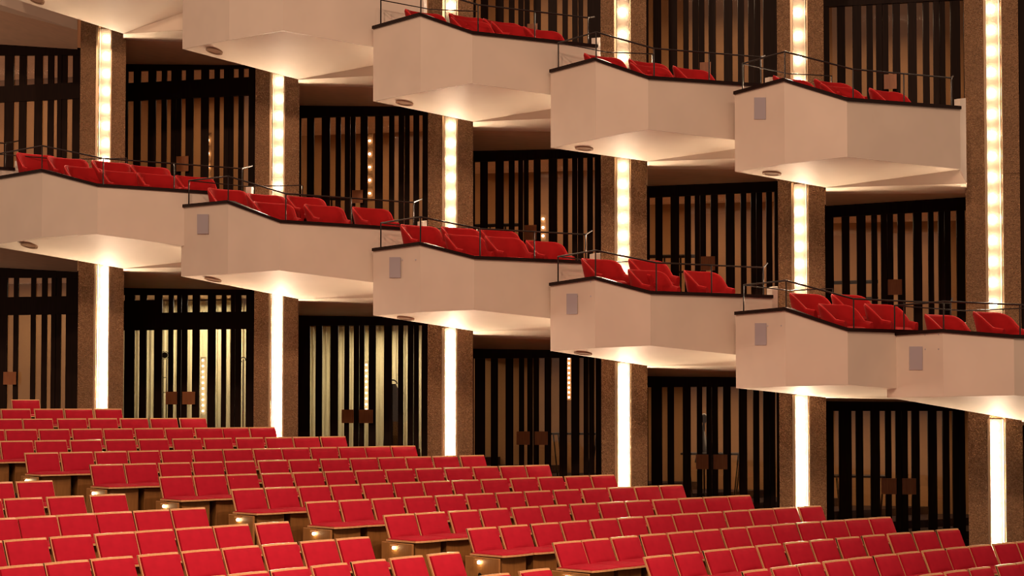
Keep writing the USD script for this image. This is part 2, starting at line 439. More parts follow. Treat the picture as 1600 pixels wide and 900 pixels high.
def balcony(tier, i, d):
    yn = ynose(d['N'][0])
    colr = COLS[i - 1][3] if i > 0 else -112          # right edge of this box's pillar
    coll = COLS[i][2] if i < 6 else 1850              # left edge of the next pillar
    YL, YK, YE = yn * 1.06, yn * 1.022, yedge(coll) - .12
    px = {'L': d['L'], 'K': d['K'], 'N': d['N'], 'E': d['E']}
    Y = {'L': YL, 'K': YK, 'N': yn, 'E': YE}
    tops = {k: at(v[0], v[1], Y[k]) for k, v in px.items()}
    bots = {k: at(v[0], v[2], Y[k]) for k, v in px.items()}
    # straight soffit edge through K on the upper boxes
    yw, ywn = yedge(colr), yedge(coll)
    W = at(colr, d['W'][1], yw)
    Wn = at(coll - 1, d['W'][1], ywn)
    Wn[2] = W[2]
    Wn[2] = min(W[2], bots['E'][2]) - .01
    lv = 'lower' if tier == 1 else 'upper'
    first = 1 if tier == 2 else 0
    nm = ORD[i - 1] if i > 0 else 'cropped leftmost'
    bal = thing('balcony', '%s %s cream plaster balcony box from the left with dark capping' % (nm, lv) if i else 'sliver of a cream %s balcony box cut by the left edge of the picture' % lv, 'balcony')
    BOXES[(tier, i)] = bal
    capt = .05
    path = [bots[k][:2] for k in 'LKNE'] + [Wn[:2]]
    zb = [bots[k][2] for k in 'LKNE'] + [Wn[2]]
    zt = [tops[k][2] - capt for k in 'LKNE'] + [tops['E'][2] - capt]
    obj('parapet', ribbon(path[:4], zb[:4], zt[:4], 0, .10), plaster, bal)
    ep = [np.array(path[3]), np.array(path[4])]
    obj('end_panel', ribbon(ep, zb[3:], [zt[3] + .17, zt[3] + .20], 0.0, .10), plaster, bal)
    obj('cap_rail', ribbon(path[:4], zt[:4], [z + capt for z in zt[:4]], -.03, .15), cap_m, bal)
    # soffit: facets fanned from W, 4 cm thick
    ri = inward(path[:4]) * .035
    ring = [bots[k] + np.array([ri[q][0], ri[q][1], -.002]) for q, k in enumerate('LKNE')] + [Wn]
    low = np.array([W] + ring)
    nl = len(low)
    sv = np.vstack([low, low + np.array([0, 0, .05])])
    sf = []
    for q in range(1, nl - 1):
        sf += [[0, q + 1, q], [nl, nl + q, nl + q + 1]]
    for q in range(nl):
        w = (q + 1) % nl
        sf += [[q, w, nl + w], [q, nl + w, nl + q]]
    sm = trimesh.Trimesh(sv, sf, process=False)
    if sm.volume < 0:
        sm.invert()
    sm = sm.subdivide().subdivide()
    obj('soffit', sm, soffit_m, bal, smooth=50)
    # border bead of the soffit along the front edge
    # second facet: pillar line to rear edge
    B = at(colr, d['B'][0], yband(colr))
    Bn = at(coll, d['B'][1], yband(coll))
    C = [W + np.array([0, .02, -.0]), Wn + np.array([0, .02, 0]), Bn, B]
    obj('soffit_band', hexa(C, [p + np.array([0, 0, .25]) for p in C]), soffit_m, bal)
    # slab: vestibule ceiling, lobby ceiling and the floor above
    D0 = at(colr, d['H'][0], ydoor(colr))
    D1 = at(coll, d['H'][1], ydoor(coll))
    zl = min(D0[2], D1[2]) - .02
    q0 = np.array([(colr - 800) / F * ylob(colr), ylob(colr), zl])
    q1 = np.array([(coll - 800) / F * ylob(coll), ylob(coll), zl])
    b0 = B + np.array([0, .01, 0]); b1 = Bn + np.array([0, .01, 0])
    ztop = max(B[2], Bn[2]) + .42
    tp = lambda p: np.array([p[0], p[1], ztop])
    obj('vestibule_slab', cat([hexa([b0, b1, D1, D0], [tp(b0), tp(b1), tp(D1), tp(D0)]), hexa([D0, D1, q1, q0], [tp(D0), tp(D1), tp(q1), tp(q0)])]), brown_ceiling, bal)
    SLABS[(tier, i)] = (min(D0[2], D1[2]), ztop, D0[2], D1[2])
    # rail
    RH = .40
    r = .013
    def topat(px_):
        ks = 'LKNE'
        for a, b in zip(ks[:-1], ks[1:]):
            xa, xb = px[a][0], px[b][0]
            if xa <= px_ <= xb or b == 'E':
                f = (px_ - xa) / (xb - xa)
                q = 1 / ((1 - f) / Y[a] + f / Y[b])
                yy = px[a][1] * (1 - f) + px[b][1] * f
                return at(px_, yy, q + .07)
    xl = px['L'][0] + 12
    posts = [xl, px['K'][0] + .5, px['N'][0] + 9, px['N'][0] + (px['E'][0] - px['N'][0]) * .50, px['E'][0] - 14]
    heads = []
    for j, xp in enumerate(posts):
        p = topat(xp)
        h = RH + (.03 if j >= 2 else 0)
        q = p + np.array([0, 0, h])
        heads.append(q)
        obj('post', tube([p - np.array([0, 0, .03]), q], .011), steel, bal)
    obj('handrail', tube(heads + [heads[-1] + np.array([.12, .35, .10])], r), steel, bal)
    # return rail from the left post back to the pillar
    e = at(colr + 8, 0, yw + .30)
    e[2] = heads[0][2] + .02
    mid = (heads[0] + e) / 2 + np.array([0, 0, -.06])
    obj('handrail', tube([heads[0], mid, e], .009), steel, bal)
    obj('post', tube([e, [e[0], e[1], W[2] + .30]], .011), steel, bal)
    return tops, bots, Y, px


def trimesh_poly(pts, z0, z1):
    pg = Polygon([(p[0], p[1]) for p in pts])
    if not pg.is_valid:
        pg = pg.convex_hull
    m = trimesh.creation.extrude_polygon(pg, z1 - z0, engine='earcut')
    m.apply_translation((0, 0, z0))
    return m


GEO = {}
for tier, TT in ((1, T1), (2, T2)):
    for i, d in TT.items():
        GEO[(tier, i)] = balcony(tier, i, d)

# service hatches on the left faces, soffit discs
HATCH = {(1, 2): (308.5, 326, 335, 365.5), (1, 3): (608.5, 626, 402, 434), (1, 4): (885, 902, 459, 491), (1, 5): (1179, 1197, 505, 539.5), (1, 6): (1420, 1440.5, 541.5, 578), (2, 5): (1178, 1196, 153, 187)}
for key, (x0, x1, y0, y1) in HATCH.items():
    tops, bots, Y, px = GEO[key]
    def on(px_, py_, o):
        f = (px_ - px['L'][0]) / (px['K'][0] - px['L'][0])
        q = 1 / ((1 - f) / Y['L'] + f / Y['K'])
        return at(px_, py_, q - o)
    a = [on(x0, y1, -.01), on(x1, y1, -.01), on(x1, y0, -.01), on(x0, y0, -.01)]
    b = [p + np.array([0, -.035, 0]) for p in a]
    obj('access_hatch', hexa(a, b), hatch_m, BOXES[key], label='small lilac grey service hatch')
    if key[1] in (3, 4, 5, 6) and key[0] == 1:
        for hx, hy in ((px['K'][0] - 28, y0 - 18), (px['K'][0] - 7, y0 - 19), (px['K'][0] - 28, y0 + 4), (px['K'][0] - 7, y0 + 4)):
            c = on(hx, hy, 0.0)
            s = trimesh.creation.cylinder(.013, .02, sections=8)
            s.apply_transform(trimesh.transformations.rotation_matrix(math.pi / 2, (1, 0, 0)))
            s.apply_translation(c)
            obj('bolt', s, hatch_m, BOXES[key])
DISC = {(1, 1): (46, 383), (1, 2): (333, 436), (1, 3): (634, 496.5), (1, 4): (911, 551), (2, 1): (57, -1), (2, 2): (335, 79), (2, 3): (632, 160), (2, 4): (913, 231), (2, 5): (1206, 270)}
for key, (dx, dy) in DISC.items():
    tops, bots, Y, px = GEO[key]
    i = key[1]
    colr = COLS[i - 1][3]
    W = at(colr, (T1 if key[0] == 1 else T2)[i]['W'][1], yedge(colr))
    A, Bp = bots['L'], bots['K'] if dx < px['K'][0] - 6 else bots['N']
    n = np.cross(Bp - A, W - A)
    n /= np.linalg.norm(n)
    if n[2] > 0:
        n = -n
    cpos = np.array([0, 0, ZC])
    dirv = at(dx, dy, 1.0) - cpos
    t = ((A - cpos) @ n) / (dirv @ n)
    c = cpos + dirv * t
    ring = trimesh.creation.annulus(.105, .145, .03, sections=32)
    plate = trimesh.creation.cylinder(.11, .012, sections=32)
    T = trimesh.geometry.align_vectors((0, 0, 1), n)
    for m in (ring, plate):
        m.apply_transform(T)
        m.apply_translation(c + n * .008)
    obj('soffit_disc', cat([ring, plate]), disc_m, BOXES[key])

# ------------------------------------------------------------------ light strips
# vertical spans (top y, bottom y in pixels at the strip) per pillar
SPANS = {1: [(43, 262, 'middle', 27.3), (412, 668, 'ground', 17.0)],
         2: [(110, 330, 'middle', 27.3), (455, 700, 'ground', 17.0)],
         3: [(-46, 46, 'top', 34), (180, 385, 'middle', 27), (512, 730, 'ground', 17.2)],
         4: [(-40, 115, 'top', 36), (244, 440, 'middle', 27.0), (566, 785, 'ground', 17.6)],
         5: [(-40, 150, 'top', 36.5), (286, 480, 'middle', 27.5), (617, 812, 'ground', 18)],
         6: [(-40, 515, 'upper', 33.0), (655, 872, 'ground', 19)]}
bulb_mesh = trimesh.creation.icosphere(2, .042)
sock_mesh = trimesh.creation.cylinder(.02, .05, sections=10)
for i, spans in SPANS.items():
    s0, s1, f0, f1 = COLS[i - 1]
    yc = ycol((s0 + s1) / 2)
    x0, x1 = (s0 - 800) / F * yc, (s1 - 800) / F * yc
    xm = (x0 + x1) / 2
    for (ya, yb, lvl, step) in spans:
        z1, z0 = at(s0, ya, yc)[2], at(s0, yb, yc)[2]
        ls = thing('light_strip', 'glowing vertical strip of bulbs on the %s pillar from the left, %s level' % (ORD[i - 1], lvl), 'light')
        obj('channel', cat([box(x0 + .004, x1 - .004, yc + .112, yc + .128, z0, z1), box(x0 + .002, x0 + .016, yc + .02, yc + .112, z0, z1), box(x1 - .016, x1 - .002, yc + .02, yc + .112, z0, z1)]), channel_m, ls)
        obj('edge_trim', box(x0 - .035, x0 + .004, yc - .018, yc - .001, z0, z1), trim_m, ls)
        obj('edge_trim', box(x1 - .004, x1 + .012, yc - .018, yc - .001, z0, z1), trim_m, ls)
        n = int((yb - ya) / step)
        for j in range(n):
            yy = ya + step * (j + .55)
            z = at(s0, yy, yc)[2]
            b = bulb_mesh.copy(); b.apply_translation((xm, yc + .035, z))
            bp = obj('bulb', b, bulb_m, ls, smooth=True)

# ------------------------------------------------------------------ door walls
GEN = [0, 8.5, 19.5, 32, 44.5, 54, 61.5, 68]
DOORS = {
    ('ground', 0): dict(x=(-60, 122), slits=[(-30, -20), (-14, -4), (10, 20), (27, 47), (54, 64), (72, 79), (94, 102)], top=(434, 434), tr=(464, 492), plates=[(5, 25, 581, 601)], seams=[86]),
    ('ground', 1): dict(x=(190, 398), slits=[(191, 194), (209.5, 217.5), (228, 240.5), (252.5, 262.5), (270, 276), (292, 300), (311, 324), (336, 345.5), (352.5, 360), (376, 384)], top=(461, 461), tr=(488, 515), plates=[(259, 277, 612, 632), (285, 305, 612, 632)], seams=[283, 367], closed=[(180, 250, 468, 488)]),
    ('ground', 2): dict(x=(464, 670), slits=[(484, 493), (503, 516), (528, 538), (545.5, 552.5), (569, 576), (587, 600), (612, 622), (630, 637), (654, 659)], top=(509, 508), plates=[(534, 553, 640, 661), (561, 583, 640, 661)], seams=[561, 646]),
    ('ground', 3): dict(x=(737, 941), slits=[(740, 742), (758, 767), (778, 790), (802, 811), (819, 824), (842, 851), (861, 874), (886, 892.5), (905, 912), (928.6, 931)], top=(560, 559), plates=[(807, 828, 674, 695), (835.5, 856, 674, 695)], seams=[833, 920]),
    ('ground', 4): dict(x=(1009, 1219), slits=[(1012.6, 1017.7), (1034.5, 1043), (1053, 1067), (1079, 1089), (1097, 1104), (1121.5, 1130), (1141.5, 1154.5), (1167, 1177), (1186, 1192.6), (1211, 1213.8)], top=(605, 604), plates=[(1087, 1106.5, 710, 733), (1114, 1136, 710, 733)], seams=[1112, 1202]),
    ('ground', 5): dict(x=(1288, 1513), slits=[(1302, 1310.5), (1330, 1337), (1348, 1360), (1374, 1383), (1392, 1399), (1417.5, 1424), (1436, 1449.5), (1463, 1472.5), (1482.5, 1488), (1507, 1518)], top=(642, 642), plates=[(1376, 1399.5, 747, 772), (1408.5, 1430, 747, 772)], seams=[1408, 1498]),
    ('middle', 0): dict(x=(-60, 122), slits=[(-30, -20), (-10, 2), (16, 25), (36, 49), (61, 70), (79, 85), (100, 109)], top=(86, 86), tr=(133, 158), plates=[], seams=[92]),
    ('middle', 1): dict(x=(190, 398), slits=[(196, 205), (216, 228), (240, 249), (257, 264), (280, 287), (299, 311), (323, 332), (340, 347), (362, 370), (378, 386)], top=(111, 106), tr=(125, 153), plates=[(273, 292, 244.5, 268)], seams=[272, 355]),
    ('middle', 2): dict(x=(464, 670), slits=[(468.5, 478), (489, 501), (514, 523), (531, 537.5), (554, 562), (573, 585), (597, 607), (615, 622), (639, 645), (654, 659.5)], top=(184, 179), plates=[(549, 566, 297.5, 317.5)], seams=[546, 631]),
    ('middle', 3): dict(x=(737, 941), slits=[(742, 750), (762, 774), (787, 795), (804, 810), (826, 834), (845, 857.5), (871, 880), (888, 894.5), (912, 918), (927, 930)], top=(253, 245), plates=[(819.6, 838.7, 352, 375)], seams=[818, 903]),
    ('middle', 4): dict(x=(1009, 1219), slits=[(1016, 1025), (1036, 1049), (1062, 1071), (1080.5, 1087), (1104, 1112), (1123, 1135.5), (1149, 1159), (1167.5, 1175), (1192.5, 1199), (1208, 1212)], top=(309, 299), plates=[(1096, 1118, 401, 423)], seams=[1095, 1183]),
    ('middle', 5): dict(x=(1288, 1513), slits=[(1304, 1317.5), (1329, 1341), (1354.5, 1364), (1372.5, 1379), (1397.5, 1405), (1416, 1429.5), (1442.5, 1453), (1461, 1469), (1487.5, 1497.5), (1510, 1516)], top=(340, 328), plates=[(1388.5, 1410.5, 437, 461)], seams=[1388, 1478]),
    ('top', 3): dict(x=(737, 941), slits=[(743, 750.7), (762.5, 774), (787, 795), (804, 810), (828, 834), (845.5, 857), (871, 879.5), (888, 895), (912, 919)], top=(-60, -68), plates=[(824, 840, 38, 60)], seams=[819, 904]),
    ('top', 4): dict(x=(1009, 1219), slits=[(1015, 1022.5), (1035, 1047), (1060, 1070), (1078, 1084.5), (1103, 1110), (1121, 1134), (1147, 1156), (1165.5, 1172.5), (1191, 1196)], top=(-20, -28), plates=[(1095.5, 1113, 98, 121)], seams=[1094, 1182]),
    ('top', 5): dict(x=(1288, 1513), slits=[(1299.5, 1312.5), (1324.5, 1337), (1350, 1359), (1368, 1374), (1392.5, 1400), (1411, 1424), (1437, 1447.5), (1457, 1464), (1482, 1491), (1505.5, 1512)], top=(11, -1), plates=[(1385, 1405, 117, 140)], seams=[1383, 1473])}


def dwall(x0, x1, z00, z01, z10, z11, y_off, thick):
    """Panel in the door plane between pixel columns x0..x1; z at (x0 bottom, x0 top, x1 bottom, x1 top)."""
    a, b = ydoor(x0) + y_off, ydoor(x1) + y_off
    A = ((x0 - 800) / F * a, a); B = ((x1 - 800) / F * b, b)
    bot = [(A[0], A[1], z00), (B[0], B[1], z10), (B[0], B[1] + thick, z10), (A[0], A[1] + thick, z00)]
    top = [(A[0], A[1], z01), (B[0], B[1], z11), (B[0], B[1] + thick, z11), (A[0], A[1] + thick, z01)]
    return hexa(bot, top)


dn = 0
for (lvl, bay), d in DOORS.items():
    dn += 1
    where = 'left of the first pillar' if bay == 0 else 'between the %s and %s pillars' % (ORD[bay - 1], ORD[bay])
    dw = thing('door_%d' % dn, 'dark slatted door wall with glass strips, %s level, %s' % (lvl, where), 'door', kind='structure')
    xa, xb = d['x']
    if lvl == 'ground':
        zbot = zfloor_at(min(bay, 5)) - .35
        zc0, zc1 = SLABS[(1, bay)][2], SLABS[(1, bay)][3]
    elif lvl == 'middle':
        zbot = SLABS[(1, bay)][1] - .01
        zc0, zc1 = SLABS[(2, bay)][2], SLABS[(2, bay)][3]
    else:
        zbot = SLABS[(2, bay)][1] - .01
        zc0 = zc1 = ZC + 11
    cl = lambda x: zc0 + (zc1 - zc0) * (x - xa) / (xb - xa)
    tl = lambda x: at(x, d['top'][0] + (d['top'][1] - d['top'][0]) * (x - xa) / (xb - xa), ydoor(x))[2]
    yl = lambda py: at(600, py, ydoor((xa + xb) / 2))[2]
    obj('header', dwall(xa, xb, tl(xa), cl(xa) + .02, tl(xb), cl(xb) + .02, -.01, .09), door_m, dw)
    obj('bottom_rail', dwall(xa, xb, zbot, zbot + .22, zbot, zbot + .22, -.005, .08), door_m, dw)
    if 'tr' in d:
        obj('transom', dwall(xa, xb, yl(d['tr'][1]), yl(d['tr'][0]), yl(d['tr'][1]), yl(d['tr'][0]), -.008, .085), door_m, dw)
    edges = [xa] + [e for s in d['slits'] for e in s] + [xb]
    for j in range(0, len(edges), 2):
        e0, e1 = edges[j], edges[j + 1]
        if e1 - e0 < .5:
            continue
        cut = [s for s in d['seams'] if e0 + 2 < s < e1 - 2]
        pieces = [(e0, cut[0] - .35), (cut[0] + .35, e1)] if cut else [(e0, e1)]
        for q, (p0, p1) in enumerate(pieces):
            obj('board', dwall(p0, p1, zbot + .2, tl(p0) + .01, zbot + .2, tl(p1) + .01, .012 * ((j // 2 + q) % 2), .06), door_m, dw)
    for (s0, s1) in d['slits']:
        obj('pane', dwall(s0 - 1, s1 + 1, zbot + .2, tl(s0) + .01, zbot + .2, tl(s1) + .01, .035, .008), glass, dw)
    for (p0, p1, q0, q1) in d.get('closed', []):
        obj('blank_panel', dwall(p0, p1, yl(q1), yl(q0), yl(q1), yl(q0), .0, .03), door_m, dw)
    for (p0, p1, q0, q1) in d['plates']:
        pl = obj('push_plate', dwall(p0, p1, yl(q1), yl(q0), yl(q1), yl(q0), -.075, .022), plate_m, dw, label='square reddish brown wooden push plate')
        obj('stem', dwall((p0 + p1) / 2 - 1.5, (p0 + p1) / 2 + 1.5, yl(q1 - 7), yl(q0 + 7), yl(q1 - 7), yl(q0 + 7), -.055, .06), dark_metal, dw)

# added bulb strips behind the glass, standing in for bulbs reflected in it
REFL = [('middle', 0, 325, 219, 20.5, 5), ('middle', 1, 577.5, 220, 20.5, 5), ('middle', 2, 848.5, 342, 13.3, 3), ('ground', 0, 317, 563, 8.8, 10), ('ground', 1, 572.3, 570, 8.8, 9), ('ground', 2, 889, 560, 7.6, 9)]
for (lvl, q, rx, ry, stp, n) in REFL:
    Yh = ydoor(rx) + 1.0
    ls = thing('reflection_strip', 'added bulbs standing in for a reflection, %s level doors right of the %s pillar' % (lvl, ORD[q]), 'light')
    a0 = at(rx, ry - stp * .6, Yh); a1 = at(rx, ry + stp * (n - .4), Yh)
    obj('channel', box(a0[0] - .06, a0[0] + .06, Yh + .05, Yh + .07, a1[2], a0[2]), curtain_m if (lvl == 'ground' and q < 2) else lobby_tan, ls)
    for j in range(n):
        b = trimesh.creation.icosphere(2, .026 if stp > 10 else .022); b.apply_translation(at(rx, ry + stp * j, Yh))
        obj('bulb', b, reflection_bulb, ls, smooth=True)

# ------------------------------------------------------------------ lobby behind the doors
def lobwall(x0, x1, z0, z1, off, thick):
    a, b = ylob(x0) + off, ylob(x1) + off
    A = ((x0 - 800) / F * a, a); B = ((x1 - 800) / F * b, b)
    r = [(A[0], A[1]), (B[0], B[1]), (B[0], B[1] + thick), (A[0], A[1] + thick)]
    return hexa([(p[0], p[1], z0) for p in r], [(p[0], p[1], z1) for p in r])


wr = obj('wall_right', dwall(1598, 2300, ZC - 4.2, ZC + 11, ZC - 4.2, ZC + 11, -1.2, .1), door_m)
tag(wr, 'dark board wall right of the last pillar', kind='structure')
wl = obj('wall_lobby', lobwall(-400, 2000, ZC - 4.2, ZC + 11, .02, .15), lobby_tan)
tag(wl, 'tan lobby wall seen through the glass strips', kind='structure')
for (lvl, bay), d in DOORS.items():
    xm = (d['x'][0] + d['x'][1]) / 2
    zt = SLABS[(1, bay)][0] if lvl == 'ground' else SLABS[(2, bay)][0] if lvl == 'middle' else at(xm, d['top'][0] - 20, ydoor(xm))[2]
    Yl = ydoor(xm) + 1.3
    pw = {('ground', 1): 4.0, ('ground', 2): 2.3, ('ground', 0): 1.0, ('ground', 3): .35}.get((lvl, bay), 1.0)
    rl = UsdLux.RectLight.Define(stage, '/World/lobby_light_%s_%d' % (lvl, bay))
    rl.CreateWidthAttr(1.2); rl.CreateHeightAttr(.5)
    rl.CreateIntensityAttr(LOBBY * pw)
    rl.CreateColorAttr(Gf.Vec3f(1.0, .84, .60) if (lvl == 'ground' and bay in (0, 1, 2)) else Gf.Vec3f(1.0, .70, .44))
    rl.AddTranslateOp().Set(Gf.Vec3d((xm - 800) / F * Yl, Yl, zt - .12))
for bay, (xa, xb) in {1: (186, 404), 2: (462, 676)}.items():
    zt = SLABS[(1, bay)][0] - .04
    zb = zfloor_at(bay) - .3
    n = 160
    fr, bk = [], []
    for j in range(n + 1):
        px_ = xa - 30 + (xb - xa + 50) * j / n
        Yq = ylob(px_) - .22 + .022 * math.sin(j * 1.55)
        fr.append([((px_ - 800) / F * Yq, Yq, zb), ((px_ - 800) / F * Yq, Yq, zt)])
        bk.append([((px_ - 800) / F * Yq, Yq + .02, zb), ((px_ - 800) / F * Yq, Yq + .02, zt)])
    c = obj('curtain', loft(fr, bk), curtain_m, smooth=40)
    tag(c, 'cream pleated curtain behind the ground level glass doors, %s the second pillar' % ('left of' if bay == 1 else 'right of'), 'curtain')

# ------------------------------------------------------------------ theatre seats
def seat_parts(root, aisle=False):
    nx, nz = 11, 9
    hw, ztop, zbot = .236, .725, .45
    yback = lambda z: .150 - (ztop - z) * .44
    fr, bk = [], []
    for a in np.linspace(-1, 1, nx):
        cf, cb = [], []
        for b in np.linspace(0, 1, nz):
            z = zbot + (ztop - .006 - zbot) * b
            x = a * (hw - .010)
            e = (1 - abs(a) ** 2.4) * (1 - abs(2 * b - 1) ** 4)
            y = yback(z) - .026 * a * a
            cf.append((x, y - .040 - .042 * e, z))
            cb.append((x, y, z))
        fr.append(cf); bk.append(cb)
    obj('backrest', loft(fr, bk), red_seat, root, smooth=50)
    fr, bk = [], []
    for a in np.linspace(-1, 1, nx):
        cf, cb = [], []
        for b in np.linspace(0, 1, 4):
            z = .32 + (ztop + .014 - .32) * b
            y = yback(z) - .030 * a * a
            w = hw + (.006 if b > .2 else -.02)
            cf.append((a * w, y - (.010 if b == 1 else .0), z)); cb.append((a * w, y + .016, z))
        fr.append(cf); bk.append(cb)
    sh = loft(fr, bk)
    lips = []
    for sgn in (-1, 1):
        f2, b2 = [], []
        for z in np.linspace(.43, ztop + .014, 4):
            y = yback(z) - .030
            f2.append([(sgn * (hw - .004), y - .010, z), (sgn * (hw + .006), y - .010, z)])
            b2.append([(sgn * (hw - .006), y + .01, z), (sgn * (hw + .006), y + .01, z)])
        lips.append(loft(f2, b2))
    obj('back_shell', cat([sh] + lips), oak, root, smooth=35, label='pale oak shell around the red back')
    fr, bk = [], []
    for a in np.linspace(-1, 1, 9):
        cf, cb = [], []
        for b in np.linspace(0, 1, 7):
            x = a * .246
            yf = -.52 + .03 * a * a
            y = .03 + (yf - .03) * b
            e = (1 - abs(a) ** 6) * (1 - abs(2 * b - 1) ** 8)
            cf.append((x, y, .462 + .022 * e + .006 * b)); cb.append((x, y, .452 + .006 * b))
        fr.append(cf); bk.append(cb)
    obj('seat_cushion', loft(fr, bk), red_seat, root, smooth=50)
    fr, bk = [], []
    for a in np.linspace(-1, 1, 9):
        cf, cb = [], []
        for b in np.linspace(0, 1, 3):
            x = a * .258
            yf = -.535 + .03 * a * a
            y = .05 + (yf - .05) * b
            cf.append((x, y, .452 + .006 * b)); cb.append((x, y, .430 + .006 * b))
        fr.append(cf); bk.append(cb)
    obj('seat_shell', loft(fr, bk), oak, root, smooth=35)
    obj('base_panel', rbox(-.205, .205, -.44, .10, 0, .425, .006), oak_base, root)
    obj('pedestal', box(-.262, -.235, -.30, .08, 0, .41), dark_metal, root)
    if aisle:
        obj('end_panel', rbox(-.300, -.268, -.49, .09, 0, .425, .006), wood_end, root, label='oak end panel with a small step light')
        d = trimesh.creation.icosphere(2, .022); d.apply_translation((-.320, -.17, .365))
        obj('step_light', d, step_m, root, smooth=True)
        hood = rbox(-.350, -.298, -.21, -.13, .390, .404, .004)
        obj('light_hood', hood, oak, root)
        k = trimesh.creation.cylinder(.026, .012, sections=20)
        k.apply_transform(trimesh.transformations.rotation_matrix(math.pi / 2, (0, 1, 0)))
        k.apply_translation((-.303, -.17, .215))
        obj('knob', k, dark_metal, root)


wood_end = wood('oak_end', (0.28, 0.125, 0.036), (0.36, 0.165, 0.052), 0.45)
lib = UsdGeom.Scope.Define(stage, '/World/Looks/seat_library')
protos = {}


def seat_place(k, px, label, group, aisle):
    X, Y, D, S = row_at(k, px)
    yaw = math.atan(S)
    z = ZC - D - SEAT_TOP
    # (X, Y) is the top left corner of the back; local (-.256, .10, .80)
    c, s = math.cos(yaw), math.sin(yaw)
    lx, ly = -.242, .105
    loc = (X - (c * lx - s * ly), Y - (s * lx + c * ly), z)
    if aisle not in protos:
        r = thing('theatre_seat', label, 'seat', loc, math.degrees(yaw), group)
        seat_parts(r, aisle)
        protos[aisle] = r
        return
    inst(protos[aisle], 'theatre_seat', label, 'seat', loc, math.degrees(yaw), group)


for k in sorted(ROWS):
    xs, vis_start = ROWS[k]
    n = len(xs)
    for j, px in enumerate(xs):
        rw = '%s row from the back' % ORD[k - 1] if k < 14 else ('second row from the front' if k == 14 else 'front row')
        if k in (14, 15):
            lab = 'red theatre seat, %s visible from the left, right block\'s %s' % (ORD[j], rw)
        elif k <= 4 or j >= 7:
            lab = 'red theatre seat, %s from wall end, right block\'s %s' % (ORD[n - 1 - j], rw)
        else:
            lab = 'red theatre seat, %s from aisle, right block\'s %s' % (ORD[j], rw)
        seat_place(k, px, lab, 'red theatre seats of the right block', vis_start == 1 and j == 0)
for k in sorted(LEFT):
    xs = LEFT[k]
    for j, px in enumerate(xs):
        lab = 'red theatre seat, %s from aisle, left block\'s %s row from the back' % (ORD[len(xs) - 1 - j], ORD[k - 7])
        seat_place(k, px, lab, 'red theatre seats of the left block', False)
seat_place(0, 18, 'single red theatre seat standing alone behind the rear row at far left', None, False)

# ------------------------------------------------------------------ balcony armchairs
def armchair_parts(root):
    # centre line of the U in plan
    pts = [(-.265, -.27), (-.272, -.10), (-.272, .05)]
    for a in np.linspace(0, 1, 9)[1:]:
        t = a * math.pi / 2
        pts.append((-.272 + .17 * (1 - math.cos(t)), .05 + .18 * math.sin(t)))
    pts = pts + [(0.0, .235)] + [(-x, y) for x, y in pts[::-1]]
    Pn = np.array(pts)
    n = len(Pn)
    d = np.gradient(Pn, axis=0)
    d /= np.linalg.norm(d, axis=1)[:, None]
    out = np.stack([-d[:, 1], d[:, 0]], 1)            # outward
    def top(y):
        t = min(max((y + .12) / .33, 0), 1)
        return .545 + .265 * (t * t * (3 - 2 * t)) ** .85
    secs = []
    for (x, y), o in zip(Pn, out):
        zt = top(y)
        if y < -.2:
            zt -= .03
        lean = lambda z: .085 * max(0, (z - .40)) / .4
        prof = [(.030, .26), (.036, .40), (.036, (.40 + zt) / 2), (.036, zt - .03), (.022, zt - .004), (0, zt), (-.022, zt - .004), (-.036, zt - .03), (-.036, (.40 + zt) / 2), (-.036, .40), (-.03, .30)]
        secs.append([(x + o[0] * (t + lean(z)), y + o[1] * (t + lean(z)), z) for t, z in prof])
    S = np.array(secs)
    m = S.shape[1]
    v = S.reshape(-1, 3)
    f = []
    for i in range(n - 1):
        for j in range(m):
            j2 = (j + 1) % m
            a, b, c, e = i * m + j, (i + 1) * m + j, (i + 1) * m + j2, i * m + j2
            f += [[a, b, c], [a, c, e]]
    for i, flip in ((0, False), (n - 1, True)):
        for j in range(1, m - 1):
            t = [i * m, i * m + j, i * m + j + 1]
            f.append(t[::-1] if flip else t)
    sh = trimesh.Trimesh(v, f, process=False)
    if sh.volume < 0:
        sh.invert()
    obj('tub_shell', sh, red_chair, root, smooth=60)
    rim = [S[q, 5] + np.array([out[q][0] * .012, out[q][1] * .012, -.002]) for q in range(n)]
    obj('piping', tube(rim, .009, 6), piping_m, root, smooth=60)
    fr, bk = [], []
    for a in np.linspace(-1, 1, 9):
        cf, cb = [], []
        for b in np.linspace(0, 1, 9):
            x, y = a * .235, -.30 + .50 * b
            if b > .6:
                x *= 1 - .45 * (b - .6) / .4
            e = (1 - abs(a) ** 6) * (1 - abs(2 * b - 1) ** 8)
            cf.append((x, y, .40 + .05 * e)); cb.append((x, y, .34))
        fr.append(cf); bk.append(cb)
    obj('seat_cushion', loft(fr, bk), red_chair, root, smooth=50)
    pd = trimesh.creation.revolve(np.array([(0, 0), (.24, 0), (.24, .012), (.05, .05), (.035, .10), (.035, .29), (.12, .33), (0, .33)]), sections=24)
    obj('pedestal', pd, dark_metal, root, smooth=40)


